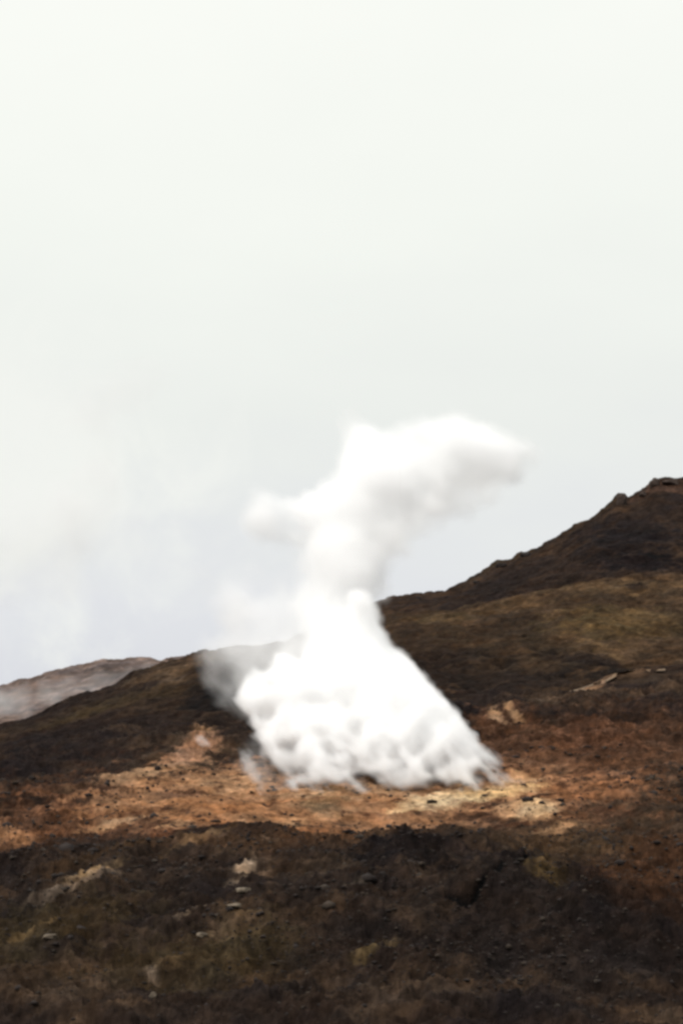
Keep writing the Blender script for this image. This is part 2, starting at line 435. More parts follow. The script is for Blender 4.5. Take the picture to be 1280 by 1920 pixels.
# ------------------------------------------------------------ hills
def hill(name, rows, ns, back, nu, seed, mat, base, alt, amp, feats, urange=(-700, 2000), sc=0.12, ridge_jit=0.0, dark=None):
    us = np.linspace(urange[0], urange[1], nu)
    F = loft(rows, us, ns)
    top = F[-1]
    bk = [top]
    for (dy, dz) in back:
        r = top.copy(); r[:, 0] *= (r[:, 1] + dy) / r[:, 1]; r[:, 1] += dy; r[:, 2] -= dz; bk.append(r)
    Bk = blend_rows(np.array([F[-6]] + bk), [1] + [12] * len(back))[1:]
    P = np.concatenate([F[:-1], Bk])
    Q = P.reshape(-1, 3)
    U, V = proj(P)
    n = normals(P)
    hh = amp * (1.0 * fbm(Q, sc, 4, 0.5, seed) + 0.55 * fbm(Q, sc * 3, 5, 0.55, seed + 1, 'r') + 0.22 * fbm(Q, sc * 11, 3, 0.6, seed + 2))
    hh = hh.reshape(U.shape)
    lo = sst(0, 10, np.arange(P.shape[0]))[:, None]
    P2 = P + n * (hh * lo)[..., None]
    c = np.zeros(P.shape) + np.array(base)
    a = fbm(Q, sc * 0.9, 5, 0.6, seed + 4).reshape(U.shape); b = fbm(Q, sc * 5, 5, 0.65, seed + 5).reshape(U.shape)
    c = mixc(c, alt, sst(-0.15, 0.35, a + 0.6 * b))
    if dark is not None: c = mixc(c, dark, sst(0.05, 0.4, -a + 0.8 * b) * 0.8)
    c = splat(c, U, V, P, feats, seed + 6)
    c *= np.exp(1.3 * b + 0.9 * fbm(Q, sc * 16, 4, 0.65, seed + 7).reshape(U.shape))[..., None]
    o = grid_mesh(name, P2, np.clip(c * 0.50 * np.array([1.07, 0.96, 0.90]), 0.004, 0.8), mat)
    tag(o, kind='structure')
    return o, P2

# dark hill on the left, running behind the steam
left_hill, LH = hill('hill',
    [([(-700, 1540), (0, 1500), (300, 1465), (420, 1440), (640, 1440), (900, 1420), (2000, 1500)], [(-700, 118), (300, 122), (640, 132), (900, 145), (2000, 160)]),
     ([(-700, 1490), (0, 1455), (300, 1410), (420, 1385), (640, 1390), (900, 1400), (2000, 1500)], [(-700, 130), (640, 140), (900, 150), (2000, 165)]),
     ([(-700, 1450), (0, 1410), (300, 1335), (420, 1305), (640, 1320), (900, 1370), (2000, 1500)], [(-700, 142), (640, 152), (2000, 170)]),
     ([(-700, 1425), (0, 1380), (190, 1325), (300, 1285), (420, 1255), (640, 1270), (900, 1350), (2000, 1500)], 160),
     ([(-700, 1410), (-200, 1390), (0, 1362), (60, 1350), (95, 1338), (150, 1310), (190, 1297), (250, 1268), (310, 1245), (355, 1232), (385, 1222), (450, 1212), (530, 1206), (620, 1225), (740, 1280), (900, 1350), (2000, 1500)], 172)],
    [50, 60, 60, 50], [(6, .6), (16, 5), (40, 22)], 1100, 40, M_HILL, (0.026, 0.019, 0.016), (0.038, 0.028, 0.020), 0.75,
    [(260, 1310, 140, 16, 14, (0.05, 0.038, 0.022), .7), (330, 1262, 90, 18, 14, (0.12, 0.088, 0.055), .8), (380, 1238, 50, 16, 10, (0.10, 0.07, 0.045), .7),
     (400, 1320, 70, 45, 10, (0.010, 0.009, 0.009), .9), (150, 1345, 110, 9, 18, (0.055, 0.042, 0.022), .7), (330, 1410, 90, 40, 0, DARKER, .6),
     (380, 1390, 30, 16, 0, (0.25, 0.16, 0.12), .8), (450, 1400, 45, 30, 0, (0.14, 0.085, 0.06), .7), (300, 1440, 90, 24, 14, RUST, .6), (420, 1430, 80, 24, 0, ORANGE, .6)],
    dark=(0.016, 0.013, 0.013))

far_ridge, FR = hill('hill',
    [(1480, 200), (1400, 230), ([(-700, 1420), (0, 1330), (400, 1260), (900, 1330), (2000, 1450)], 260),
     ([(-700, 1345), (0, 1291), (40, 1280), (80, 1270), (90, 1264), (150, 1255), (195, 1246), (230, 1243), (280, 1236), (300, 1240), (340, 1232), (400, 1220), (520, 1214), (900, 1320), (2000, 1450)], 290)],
    [20, 50, 60], [(10, 1), (40, 10), (90, 40)], 800, 60, M_FAR, (0.155, 0.134, 0.128), (0.20, 0.172, 0.163), 1.0,  # ridge colours lightened to paint in part of the steam haze
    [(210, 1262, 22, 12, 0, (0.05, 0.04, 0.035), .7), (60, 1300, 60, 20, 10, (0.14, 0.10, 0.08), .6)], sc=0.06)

mountain, MT = hill('mountain',
    [(1520, 215), ([(-700, 1510), (400, 1420), (725, 1300), (2000, 1300)], 235),
     ([(-700, 1500), (400, 1330), (725, 1180), (850, 1160), (1000, 1120), (1130, 1085), (1300, 1080), (2000, 1000)], 255),
     ([(-700, 1500), (400, 1300), (725, 1150), (850, 1125), (1000, 1070), (1130, 1010), (1280, 990), (2000, 900)], 275),
     ([(-700, 1500), (300, 1330), (500, 1235), (600, 1175), (660, 1148), (722, 1130), (740, 1124), (770, 1122), (800, 1119), (835, 1115), (862, 1102), (900, 1081), (925, 1062), (935, 1055), (958, 1048),
       (972, 1036), (1000, 1031), (1040, 1012), (1095, 982), (1130, 962), (1148, 945), (1160, 932), (1178, 938), (1196, 930), (1212, 918), (1226, 905), (1240, 900), (1280, 898), (1330, 888), (1500, 850), (2000, 760)], 300)],
    [12, 60, 110, 110], [(6, 1), (25, 10), (90, 50)], 1200, 80, M_HILL, (0.036, 0.026, 0.020), (0.052, 0.036, 0.024), 1.1,
    [(1180, 1015, 120, 45, 0, (0.014, 0.012, 0.013), .9), (1200, 1060, 130, 26, 0, (0.012, 0.010, 0.011), .9), (950, 1100, 80, 14, 8, (0.016, 0.013, 0.012), .8), (1120, 960, 90, 14, 30, (0.05, 0.038, 0.022), .7), (1000, 1075, 110, 22, 10, (0.020, 0.016, 0.015), .7),  # near-black patches paint the shade on the slope below the summit
     (960, 1045, 90, 10, 28, (0.06, 0.045, 0.025), .6), (1240, 915, 60, 16, 0, (0.085, 0.055, 0.04), .8), (1200, 940, 30, 9, 30, (0.08, 0.05, 0.035), .7)],
    sc=0.07, dark=(0.017, 0.014, 0.014))

grass_hill, GH = hill('hill',
    [([(-700, 1560), (400, 1440), (900, 1400), (2000, 1420)], 140),
     ([(-700, 1530), (400, 1400), (740, 1330), (900, 1335), (1060, 1315), (1280, 1300), (2000, 1300)], 160),
     ([(-700, 1520), (400, 1380), (740, 1270), (900, 1265), (1100, 1240), (1280, 1240), (2000, 1240)], 175),
     ([(-700, 1520), (400, 1360), (740, 1210), (900, 1190), (1100, 1165), (1280, 1165), (2000, 1180)], 192),
     ([(-700, 1520), (400, 1350), (600, 1250), (725, 1160), (800, 1148), (870, 1136), (930, 1122), (1000, 1112), (1060, 1102), (1130, 1088), (1200, 1084), (1290, 1086), (1500, 1105), (2000, 1160)], 215)],
    [15, 60, 80, 80], [(6, 0.6), (20, 6), (40, 18)], 1200, 100, M_HILL, (0.058, 0.041, 0.026), (0.084, 0.059, 0.036), 0.95,
    [(1150, 1106, 190, 16, 0, (0.105, 0.075, 0.042), .8), (950, 1140, 110, 14, 8, (0.085, 0.06, 0.034), .8), (900, 1270, 170, 48, -8, (0.026, 0.020, 0.015), .9), (1010, 1215, 90, 30, -30, (0.032, 0.025, 0.016), .7), (1110, 1245, 100, 14, -5, (0.016, 0.013, 0.012), .8), (800, 1270, 90, 60, 0, (0.024, 0.018, 0.015), .8),  # first patch lightens the crest: its lit top put into the colour
     (770, 1200, 60, 40, 0, (0.045, 0.032, 0.022), .6), (960, 1175, 70, 26, 0, (0.035, 0.026, 0.018), .7), (830, 1165, 80, 12, 4, (0.085, 0.062, 0.032), .7),
     (1150, 1180, 130, 40, 0, (0.105, 0.078, 0.036), .7), (1200, 1165, 70, 18, 0, (0.13, 0.095, 0.05), .6), (1190, 1110, 30, 5, 0, (0.02, 0.016, 0.014), .8), (1130, 1225, 60, 8, -25, (0.14, 0.10, 0.055), .6),
     (880, 1320, 120, 30, 0, (0.020, 0.015, 0.013), .9), (1000, 1290, 120, 30, 0, (0.022, 0.017, 0.014), .9), (1180, 1270, 150, 18, 0, (0.020, 0.016, 0.013), .9)],
    sc=0.1, dark=(0.034, 0.026, 0.016))

hillock, HK = hill('hill',
    [([(-700, 1600), (700, 1500), (900, 1420), (1000, 1400), (1280, 1410), (2000, 1420)], 128),
     ([(-700, 1600), (700, 1480), (900, 1372), (1000, 1352), (1100, 1345), (1280, 1345), (2000, 1350)], 136),
     ([(-700, 1600), (700, 1470), (860, 1362), (1000, 1330), (1100, 1306), (1280, 1295), (2000, 1300)], 146),
     ([(-700, 1600), (700, 1460), (850, 1345), (940, 1322), (1000, 1314), (1055, 1300), (1080, 1294), (1110, 1281), (1150, 1267), (1200, 1259), (1280, 1255), (1500, 1250), (2000, 1250)], 156)],
    [40, 50, 60], [(4, 0.3), (12, 4), (25, 10)], 1000, 120, M_HILL, (0.030, 0.022, 0.018), (0.042, 0.030, 0.021), 0.4,
    [(1095, 1298, 40, 5, 14, (0.30, 0.21, 0.14), 1), (1130, 1280, 46, 5, 27, (0.30, 0.21, 0.14), 1), (1180, 1265, 30, 3.5, 8, (0.2, 0.14, 0.09), .9), (1010, 1312, 80, 6, 10, (0.14, 0.105, 0.065), .9), (1220, 1275, 90, 14, 0, (0.06, 0.044, 0.03), .7),
     (1230, 1345, 100, 34, 0, (0.010, 0.008, 0.009), .95), (1180, 1330, 60, 20, 0, (0.06, 0.03, 0.02), .3), (930, 1352, 60, 24, -20, (0.11, 0.07, 0.048), .7), (962, 1352, 24, 7, -40, (0.34, 0.24, 0.16), .7), (925, 1350, 14, 12, -40, (0.30, 0.21, 0.14), .5),
     (1040, 1370, 90, 24, 0, (0.11, 0.055, 0.03), .7), (1000, 1400, 160, 26, 0, (0.11, 0.055, 0.03), .7), (1150, 1400, 160, 22, 0, (0.07, 0.04, 0.025), .8), (1100, 1360, 60, 22, 0, (0.075, 0.04, 0.026), .7)],
    sc=0.12, dark=(0.016, 0.012, 0.012))

HG = (HK,) + proj(HK)
pp = [(962, 1324), (1010, 1315), (1060, 1305), (1094, 1300), (1114, 1290), (1156, 1269), (1190, 1263), (1250, 1260)]
pu = np.arange(962, 1250, 3.0); pv = interp(pp, pu)
wpx = interp([(962, 2.0), (1060, 3.0), (1094, 6.5), (1115, 4.0), (1160, 3.0), (1250, 1.5)], pu)
def snap(u, v):
    d = (HG[1] - u) ** 2 + (HG[2] - v) ** 2
    return HK.reshape(-1, 3)[np.argmin(d)]
A_ = np.array([snap(u, v - w) for u, v, w in zip(pu, pv, wpx)]); B_ = np.array([snap(u, v + w) for u, v, w in zip(pu, pv, wpx)])
def smooth1(a):
    for _ in range(3): a = np.concatenate([a[:1], (a[:-2] + 2 * a[1:-1] + a[2:]) / 4, a[-1:]])
    return a
A_, B_ = smooth1(A_), smooth1(B_)
PT = np.stack([B_ + (A_ - B_) * t for t in np.linspace(0, 1, 5)]) + np.array([0, -0.08, 0.17])
ptc = np.zeros(PT.shape) + np.array([0.17, 0.125, 0.085])
tag(grid_mesh('path', PT, ptc, M_HILL), kind='structure')

# wide plain under and behind everything, out to the horizon
xs = np.linspace(-9000, 9000, 60)
ysr = np.concatenate([np.linspace(-3000, 400, 20), np.linspace(700, 14000, 30)])
XX, YY = np.meshgrid(xs, ysr)
PL = np.stack([XX, YY, np.full(XX.shape, -9.0)], -1)
pc = np.zeros(PL.shape) + np.array(BROWN)
tag(grid_mesh('terrain', PL, pc, M_FAR), kind='structure')

# ------------------------------------------------------------ stones and boulders
def ico(sub):
    import bmesh
    bm = bmesh.new(); bmesh.ops.create_icosphere(bm, subdivisions=sub, radius=1.0)
    v = np.array([x.co[:] for x in bm.verts]); f = np.array([[y.index for y in x.verts] for x in bm.faces])
    bm.free(); return v, f
IV, IF = ico(4)
IV2, IF2 = ico(2)

def rock_shape(seed, V, stretch=(1, 1, 0.75), rough=0.3):
    r = np.random.RandomState(seed)
    d = np.ones(len(V))
    for k in range(9):                                   # planes cut the ball into facets
        n = r.normal(size=3); n /= np.linalg.norm(n)
        lim = r.uniform(0.55, 0.92)
        dot = V @ n
        d = np.where(dot * d > lim, lim / np.maximum(dot, 1e-3), d)
    d = d * (1 + rough * fbm(V, 1.2, 4, 0.5, seed % 13))
    return V * d[:, None] * np.array(stretch)

def poly_mesh(name, V, F, mat, smooth=True):
    me = bpy.data.meshes.new(name)
    me.from_pydata(V.tolist(), [], F.tolist()); me.update()
    me.polygons.foreach_set("use_smooth", np.full(len(me.polygons), smooth))
    me.materials.append(mat)
    return me

M_ROCK = rock_mat('dark_lava_rock', (0.017, 0.0125, 0.011))
M_PALE = rock_mat('pale_rock', (0.10, 0.078, 0.056), 0.6)
M_RED = rock_mat('reddish_rock', (0.035, 0.024, 0.019))

def boulder(u, v, grid, w, hgt, seed, mat, label, sink=0.42, tall=None):
    p = on_ground(u, v, grid)
    D = p[1]; r = w / FPX * D / 2
    V = rock_shape(seed, IV, (1, 0.8, hgt / w * (1.1)), 0.35)
    me = poly_mesh('boulder', V * r, IF, mat)
    o = bpy.data.objects.new('boulder', me); COL.objects.link(o)
    o.location = p + np.array([0, 0, hgt / FPX * D / 2 * (1 - 2 * sink)])
    tag(o, label, 'boulder')
    return o
def gridof(P): 
    a, b = proj(P); return (P, a, b)
gMT, gGH, gLH, gHK = gridof(MT), gridof(GH), gridof(LH), gridof(HK)
boulder(984, 1040, gMT, 26, 15, 3, M_ROCK, "rounded dark boulder on the skyline halfway up the steep right ridge")
boulder(940, 1060, gMT, 22, 12, 5, M_ROCK, "flat dark boulder on the skyline just below the rounded one")
boulder(1163, 942, gMT, 24, 30, 7, M_RED, "pointed brown crag standing up from the right ridge")
boulder(1228, 908, gMT, 20, 24, 9, M_RED, "blocky reddish crag at the top of the right ridge")
boulder(1205, 926, gMT, 18, 14, 12, M_RED, "low reddish rock between the pointed and the blocky crag")
boulder(1256, 905, gMT, 34, 14, 14, M_RED, "wide flat reddish outcrop at the right summit edge")
boulder(786, 1121, gMT, 12, 9, 15, M_ROCK, "small dark stone on the low skyline right of the steam column")
boulder(892, 1090, gMT, 14, 8, 17, M_ROCK, "small dark rock on the foot of the right ridge skyline")
boulder(455, 1672, None, 34, 18, 21, M_PALE, "largest pale grey boulder in the dark lava below the orange field")
boulder(440, 1700, None, 30, 10, 22, M_PALE, "flat pale slab just below the largest pale boulder")
boulder(376, 1755, None, 24, 10, 23, M_PALE, "tilted pale slab in dark lava, midway down the slope")
boulder(92, 1756, None, 34, 12, 24, M_PALE, "low grey slab at the end of the pale streak on the left slope")
boulder(285, 1868, None, 16, 14, 25, M_PALE, "small upright pale stone near the bottom of the slope")

# loose dark stones one can tell apart on the bare orange ground
protos = [poly_mesh('stone', rock_shape(50 + k, IV2 if k > 2 else ico(3)[0], (1, 0.85, 0.65 + 0.1 * (k % 3)), 0.3), IF2 if k > 2 else ico(3)[1], M_ROCK) for k in range(6)]
rs = np.random.RandomState(5)
lines = []
for _ in range(48): lines.append((rs.uniform(660, 900), rs.normal(1560, 14), rs.uniform(3.5, 8)))
for _ in range(26): lines.append((rs.uniform(900, 1200), rs.normal(1500, 26), rs.uniform(3, 6)))
for _ in range(30): lines.append((rs.uniform(360, 660), rs.normal(1548, 22), rs.uniform(3, 7)))
for _ in range(24): lines.append((rs.uniform(190, 420), rs.normal(1470, 20), rs.uniform(3, 7)))
lines += [(298, 1440, 12), (286, 1432, 9), (314, 1436, 9), (728, 1548, 15), (745, 1552, 9), (862, 1568, 10), (1037, 1527, 11), (950, 1512, 7), (958, 1518, 6), (887, 1542, 9), (700, 1572, 10), (420, 1546, 8), (468, 1566, 9), (515, 1556, 8), (750, 1465, 10), (825, 1462, 12), (875, 1470, 12), (895, 1466, 8)]
for k, (u, v, w) in enumerate(lines):
    p = on_ground(u, v)
    o = bpy.data.objects.new('stone', protos[k % 6]); COL.objects.link(o)
    r = w / FPX * p[1] / 2
    o.scale = (r * rs.uniform(.9, 1.4), r, r * rs.uniform(.7, 1.1))
    o.rotation_euler = (rs.uniform(-.3, .3), rs.uniform(-.3, .3), rs.uniform(0, 6.28))
    o.location = p + np.array([0, 0, r * 0.15])
    own = {(728, 1548): 'largest dark stone below the middle of the plume, on the tan ground', (745, 1552): 'dark stone close to the right of the largest one below the plume',
           (298, 1440): 'biggest of three dark stones on the rusty slope under the left hill', (286, 1432): 'upper left one of three dark stones under the left hill', (314, 1436): 'rightmost of three dark stones under the left hill',
           (1037, 1527): 'dark stone at the right end of the cream crust', (862, 1568): 'dark stone on the lower rim of the field, below the long cream crust',
           (468, 1566): 'dark stone on the field rim above the left lava mound', (825, 1462): 'dark stone at the foot of the plume, right of its middle', (750, 1465): 'dark stone half veiled at the middle of the plume foot',
           (875, 1470): 'dark stone at the foot of the plume, near its right end'}.get((u, v))
    tag(o, own or 'small dark lava stone lying on the bare orange ground', 'stone', 'dark stones scattered over the orange field')

# rubble: broken lava nobody could count, on the foreground slope
def scatter(name, n, pick, wr, mat, seed, label, cat='rubble'):
    r = np.random.RandomState(seed)
    base = [rock_shape(200 + k, ico(1)[0], (1, 0.9, 0.7), 0.3) for k in range(8)]
    F1 = ico(1)[1]
    Vs, Fs, off = [], [], 0
    for k in range(n):
        p, D = pick(r)
        s = r.uniform(*wr) ** 1.0 * (0.5 + r.exponential(0.5)) / FPX * D / 2
        a = r.uniform(0, 6.28); R = np.array([[math.cos(a), -math.sin(a), 0], [math.sin(a), math.cos(a), 0], [0, 0, 1]])
        v = (base[k % 8] * np.array([r.uniform(.8, 1.5), 1, r.uniform(.5, 1.1)])) @ R.T * s + p
        Vs.append(v); Fs.append(F1 + off); off += len(v)
    me = poly_mesh(name, np.concatenate(Vs), np.concatenate(Fs), mat)
    o = bpy.data.objects.new(name, me); COL.objects.link(o)
    tag(o, label, cat, kind='stuff')
    return o
_dn = fbm(GP.reshape(-1, 3), 0.16, 3, .5, 77).reshape(GP.shape[:2])
_fd = field[:GP.shape[0]]
def pick_fore(r):
    while True:
        i = r.randint(40, GP.shape[0] - 150); j = r.randint(330, 1170)
        if r.rand() > _fd[i, j] * 0.9 and _dn[i, j] > r.uniform(-.4, .4):
            return GP[i, j], GP[i, j][1]
M_DUST = rock_mat('dusty_rock', (0.026, 0.019, 0.014), 0.6)
scatter('rubble', 9000, pick_fore, (3, 8), M_ROCK, 3, "broken dark lava rubble strewn over the slope below the steam")
scatter('rubble', 5000, pick_fore, (3, 8), M_DUST, 8, "dusty brown rock fragments mixed into the dark lava slope")

# ------------------------------------------------------------ steam
def steam_mat(name, dens_low, dens_high, z0, z1, nscale, erode_low, erode_high, soft_low, soft_high, color=(1, 1, 1), stretch=(1, 1, 1), aniso=0.0, rot=-0.75):
    """a volume whose density follows the grid, eaten into by noise: crisp billows below z0, loose vapour above z1"""
    m = bpy.data.materials.new(name); m.use_nodes = True
    n, l = m.node_tree.nodes, m.node_tree.links
    n.clear()
    out = n.new('ShaderNodeOutputMaterial')
    pv = n.new('ShaderNodeVolumePrincipled')
    pv.inputs['Color'].default_value = (*color, 1)
    pv.inputs['Density Attribute'].default_value = ''
    pv.inputs['Anisotropy'].default_value = aniso
    l.new(pv.outputs[0], out.inputs['Volume'])
    at_ = n.new('ShaderNodeAttribute'); at_.attribute_name = 'density'
    g = n.new('ShaderNodeNewGeometry')
    sp = n.new('ShaderNodeSeparateXYZ'); l.new(g.outputs['Position'], sp.inputs[0])
    def mr(src, a, b, c, d, kind='LINEAR'):
        q = n.new('ShaderNodeMapRange'); q.interpolation_type = kind
        for k, v in zip(('From Min', 'From Max', 'To Min', 'To Max'), (a, b, c, d)):
            if hasattr(v, 'is_linked') or hasattr(v, 'links'): l.new(v, q.inputs[k])
            else: q.inputs[k].default_value = v
        l.new(src, q.inputs['Value']); return q.outputs[0]
    dens = mr(sp.outputs['Z'], z0, z1, dens_low, dens_high)
    ero = mr(sp.outputs['Z'], z0, z1, erode_low, erode_high)
    soft = mr(sp.outputs['Z'], z0, z1, soft_low, soft_high)
    mp = n.new('ShaderNodeMapping'); mp.vector_type = 'TEXTURE'; mp.inputs['Scale'].default_value = stretch; mp.inputs['Rotation'].default_value = (0, rot, 0)
    l.new(g.outputs['Position'], mp.inputs[0])
    no = n.new('ShaderNodeTexNoise'); no.inputs['Scale'].default_value = nscale
    no.inputs['Detail'].default_value = 4; no.inputs['Roughness'].default_value = 0.55
    no.inputs['Distortion'].default_value = 0.4
    l.new(mp.outputs[0], no.inputs['Vector'])
    nn = mr(no.outputs['Fac'], 0.32, 0.68, 0.0, 1.0)
    e = n.new('ShaderNodeMath'); e.operation = 'MULTIPLY'; l.new(nn, e.inputs[0]); l.new(ero, e.inputs[1])
    s = n.new('ShaderNodeMath'); s.operation = 'SUBTRACT'; l.new(at_.outputs['Fac'], s.inputs[0]); l.new(e.outputs[0], s.inputs[1])
    d = n.new('ShaderNodeMath'); d.operation = 'DIVIDE'; l.new(s.outputs[0], d.inputs[0]); l.new(soft, d.inputs[1])
    sm = mr(d.outputs[0], 0.0, 1.0, 0.0, 1.0, 'SMOOTHSTEP')
    f = n.new('ShaderNodeMath'); f.operation = 'MULTIPLY'; l.new(sm, f.inputs[0]); l.new(dens, f.inputs[1])
    l.new(f.outputs[0], pv.inputs['Density'])
    return m

# the outer skin of a body of steam: clear, it only bounds the vapour inside
M_SKIN = bpy.data.materials.new('steam_skin'); M_SKIN.use_nodes = True
_n, _l = M_SKIN.node_tree.nodes, M_SKIN.node_tree.links
_n.clear()
_o = _n.new('ShaderNodeOutputMaterial'); _t = _n.new('ShaderNodeBsdfTransparent'); _c = _n.new('ShaderNodeRGB')
_c.outputs[0].default_value = (1, 1, 1, 1)
_l.new(_c.outputs[0], _t.inputs[0]); _l.new(_t.outputs[0], _o.inputs['Surface'])

def steam(name, puffs, D, mat, voxel, band, label, cat, billow=0.25, bscale=0.9, seed=1, lean=0.0, v0=1480, flat=0.8, group=None, jit=0.45, drift=-0.75, pull=0.5):
    """puffs: (u, v, radius in photograph pixels[, depth offset in m]) -> one hull filled by a density grid"""
    r = np.random.RandomState(seed)
    v_i, f_i = ico(3)[0], ico(3)[1]
    Vs, Fs, off = [], [], 0
    for pf in puffs:
        u, v, rad = pf[:3]
        dy = pf[3] if len(pf) > 3 else r.uniform(-jit, jit) * rad / FPX * D
        Dp = D + lean * (v0 - v) / FPX * D + dy
        c = at(u, v, Dp); R = rad / FPX * Dp
        Vs.append(v_i * np.array([R, R * flat, R]) + c); Fs.append(f_i + off); off += len(v_i)
    me = bpy.data.meshes.new(name)
    me.from_pydata(np.concatenate(Vs).tolist(), [], np.concatenate(Fs).tolist()); me.update()
    tmp = bpy.data.objects.new(name + '_seed', me); COL.objects.link(tmp)
    rm = tmp.modifiers.new('r', 'REMESH'); rm.mode = 'VOXEL'; rm.voxel_size = voxel * 1.0
    dg = bpy.context.evaluated_depsgraph_get()
    hull = bpy.data.meshes.new_from_object(tmp.evaluated_get(dg))
    bpy.data.objects.remove(tmp); bpy.data.meshes.remove(me)
    hull.name = name
    nv = len(hull.vertices)
    co = np.empty(nv * 3, np.float32); hull.vertices.foreach_get('co', co); co = co.reshape(-1, 3)
    no = np.empty(nv * 3, np.float32); hull.vertex_normals.foreach_get('vector', no); no = no.reshape(-1, 3)
    dv = np.array([math.sin(drift), 0, math.cos(drift)])         # billows are drawn out along the way the wind takes them
    q = co - (co @ dv)[:, None] * dv * (1 - pull)
    hgt = billow * (1.0 * fbm(q, bscale * 0.45, 2, 0.5, seed) + 0.9 * fbm(q, bscale, 3, 0.5, seed + 1, 'b'))
    co = co + no * hgt[:, None]
    hull.vertices.foreach_set('co', co.reshape(-1)); hull.update()
    hull.materials.clear(); hull.materials.append(M_SKIN)
    hull.polygons.foreach_set('use_smooth', np.ones(len(hull.polygons), dtype=bool))
    o = bpy.data.objects.new(name, hull); COL.objects.link(o)
    vd = bpy.data.volumes.new('vapour'); vd.materials.append(mat)
    vo = bpy.data.objects.new('vapour', vd); COL.objects.link(vo); vo.parent = o
    md = vo.modifiers.new('fill', 'MESH_TO_VOLUME'); md.object = o
    md.resolution_mode = 'VOXEL_SIZE'; md.voxel_size = voxel; md.interior_band_width = band; md.density = 1.0
    tag(o, label, cat, group)
    return o

ZV = lambda v, D=118: (VH - v) / FPX * D
M_BASE = steam_mat('dense_steam', 2.2, 1.9, ZV(1330), ZV(1210), 1.5, 0.56, 0.5, 0.75, 0.8, stretch=(1, 1, 3.4))
M_HEAD = steam_mat('rising_steam', 2.0, 1.2, ZV(1200), ZV(1000), 0.55, 0.34, 0.38, 0.7, 0.9, stretch=(1, 1, 1.3))
plume_root = bpy.data.objects.new('steam_plume', None); COL.objects.link(plume_root)
plume_root.location = on_ground(700, 1474); bpy.context.view_layer.update()
tag(plume_root, "large dense white steam plume rising from the orange field high into the sky", 'steam plume')
rj = np.random.RandomState(19)
jets = []
for k in range(64):
    ub = 528 + (958 - 528) * (k % 32 + rj.uniform(0.1, 0.9)) / 32.0
    vb = (1484 if k < 32 else 1458) + rj.uniform(-5, 5) - 8 * max((ub - 860) / 100, 0)
    Db = on_ground(ub, vb)[1]
    f = (ub - 520) / 440.0
    ue, ve = 462 + 262 * f + rj.normal(0, 14), 1285 - 45 * f + rj.normal(0, 12)
    bend = rj.uniform(-10, 22)
    big_ = rj.uniform(0.75, 1.2)
    t = 0.0
    while t < 1.0:
        u = ub + (ue - ub) * t + bend * math.sin(3.14 * t) * 0.6; v = vb + (ve - vb) * t - bend * math.sin(3.14 * t) * 0.4
        r = (10 + 24 * t ** 0.75) * big_ * rj.uniform(0.7, 1.25)
        hole = any(((u - a) / c_) ** 2 + ((v - b) / d_) ** 2 < 1 for a, b, c_, d_ in [(555, 1312, 56, 20), (480, 1340, 24, 18), (675, 1292, 26, 14)])
        if not hole or rj.rand() < 0.12:
            jets.append((u + rj.normal(0, 3), v - r * 0.35 * (t < 0.05), r, Db - 118.5 + 5.5 * t + rj.normal(0, 0.7)))
        t += r * 0.5 / math.hypot(ue - ub, ve - vb)
for a, b in [((572, 1496), (540, 1452)), ((612, 1498), (580, 1450)), ((636, 1494), (602, 1448)), ((668, 1486), (640, 1450)), ((704, 1486), (676, 1452)), ((752, 1482), (724, 1452)), ((805, 1480), (775, 1450))]:
    D_ = on_ground(*a)[1] - 118.5
    for k in range(7):
        t = k / 6.0
        jets.append((a[0] + (b[0] - a[0]) * t, a[1] + (b[1] - a[1]) * t, 8 + 8 * t, D_ + 1.5 * t))
jets += [(640, 1250, 56), (690, 1245, 56), (690, 1205, 52), (650, 1200, 52), (600, 1250, 44), (728, 1262, 28), (670, 1170, 46), (676, 1128, 38), (700, 1150, 26), (620, 1300, 44), (700, 1300, 40)]
b_ = steam('steam_base', jets, 118.5, M_BASE, 0.11, 0.6, None, None, billow=0.2, bscale=1.9, seed=4, lean=0.0, flat=0.9)
b_.parent = plume_root; b_.matrix_parent_inverse = plume_root.matrix_world.inverted()
head = [(690, 1225, 62), (680, 1175, 60), (672, 1130, 60), (650, 1080, 76), (636, 1030, 84), (650, 990, 96), (645, 950, 96), (685, 915, 100), (640, 1180, 68), (622, 1120, 62), (620, 1240, 66),
    (700, 865, 92), (688, 830, 56), (655, 796, 36), (742, 832, 66), (762, 812, 46), (800, 840, 70), (845, 826, 70), (885, 855, 80), (930, 865, 68), (968, 862, 50), (760, 900, 86), (820, 905, 78), (870, 925, 60), (720, 980, 80), (930, 905, 48),
    (600, 960, 66), (556, 955, 48), (500, 950, 60), (480, 985, 52), (530, 975, 56), (545, 1000, 50), (745, 1015, 58), (716, 1060, 50), (785, 975, 60), (592, 1010, 66), (604, 1060, 58), (690, 1040, 66), (590, 1160, 50), (820, 960, 56), (590, 1105, 50), (950, 885, 54), (905, 925, 50), (700, 1085, 58), (580, 1060, 50), (575, 1130, 50), (860, 800, 44), (780, 800, 44)]
h_ = steam('steam_column', head, 118.5, M_HEAD, 0.2, 1.2, None, None, billow=0.6, bscale=0.6, seed=6, lean=0.35)
h_.parent = plume_root; h_.matrix_parent_inverse = plume_root.matrix_world.inverted()

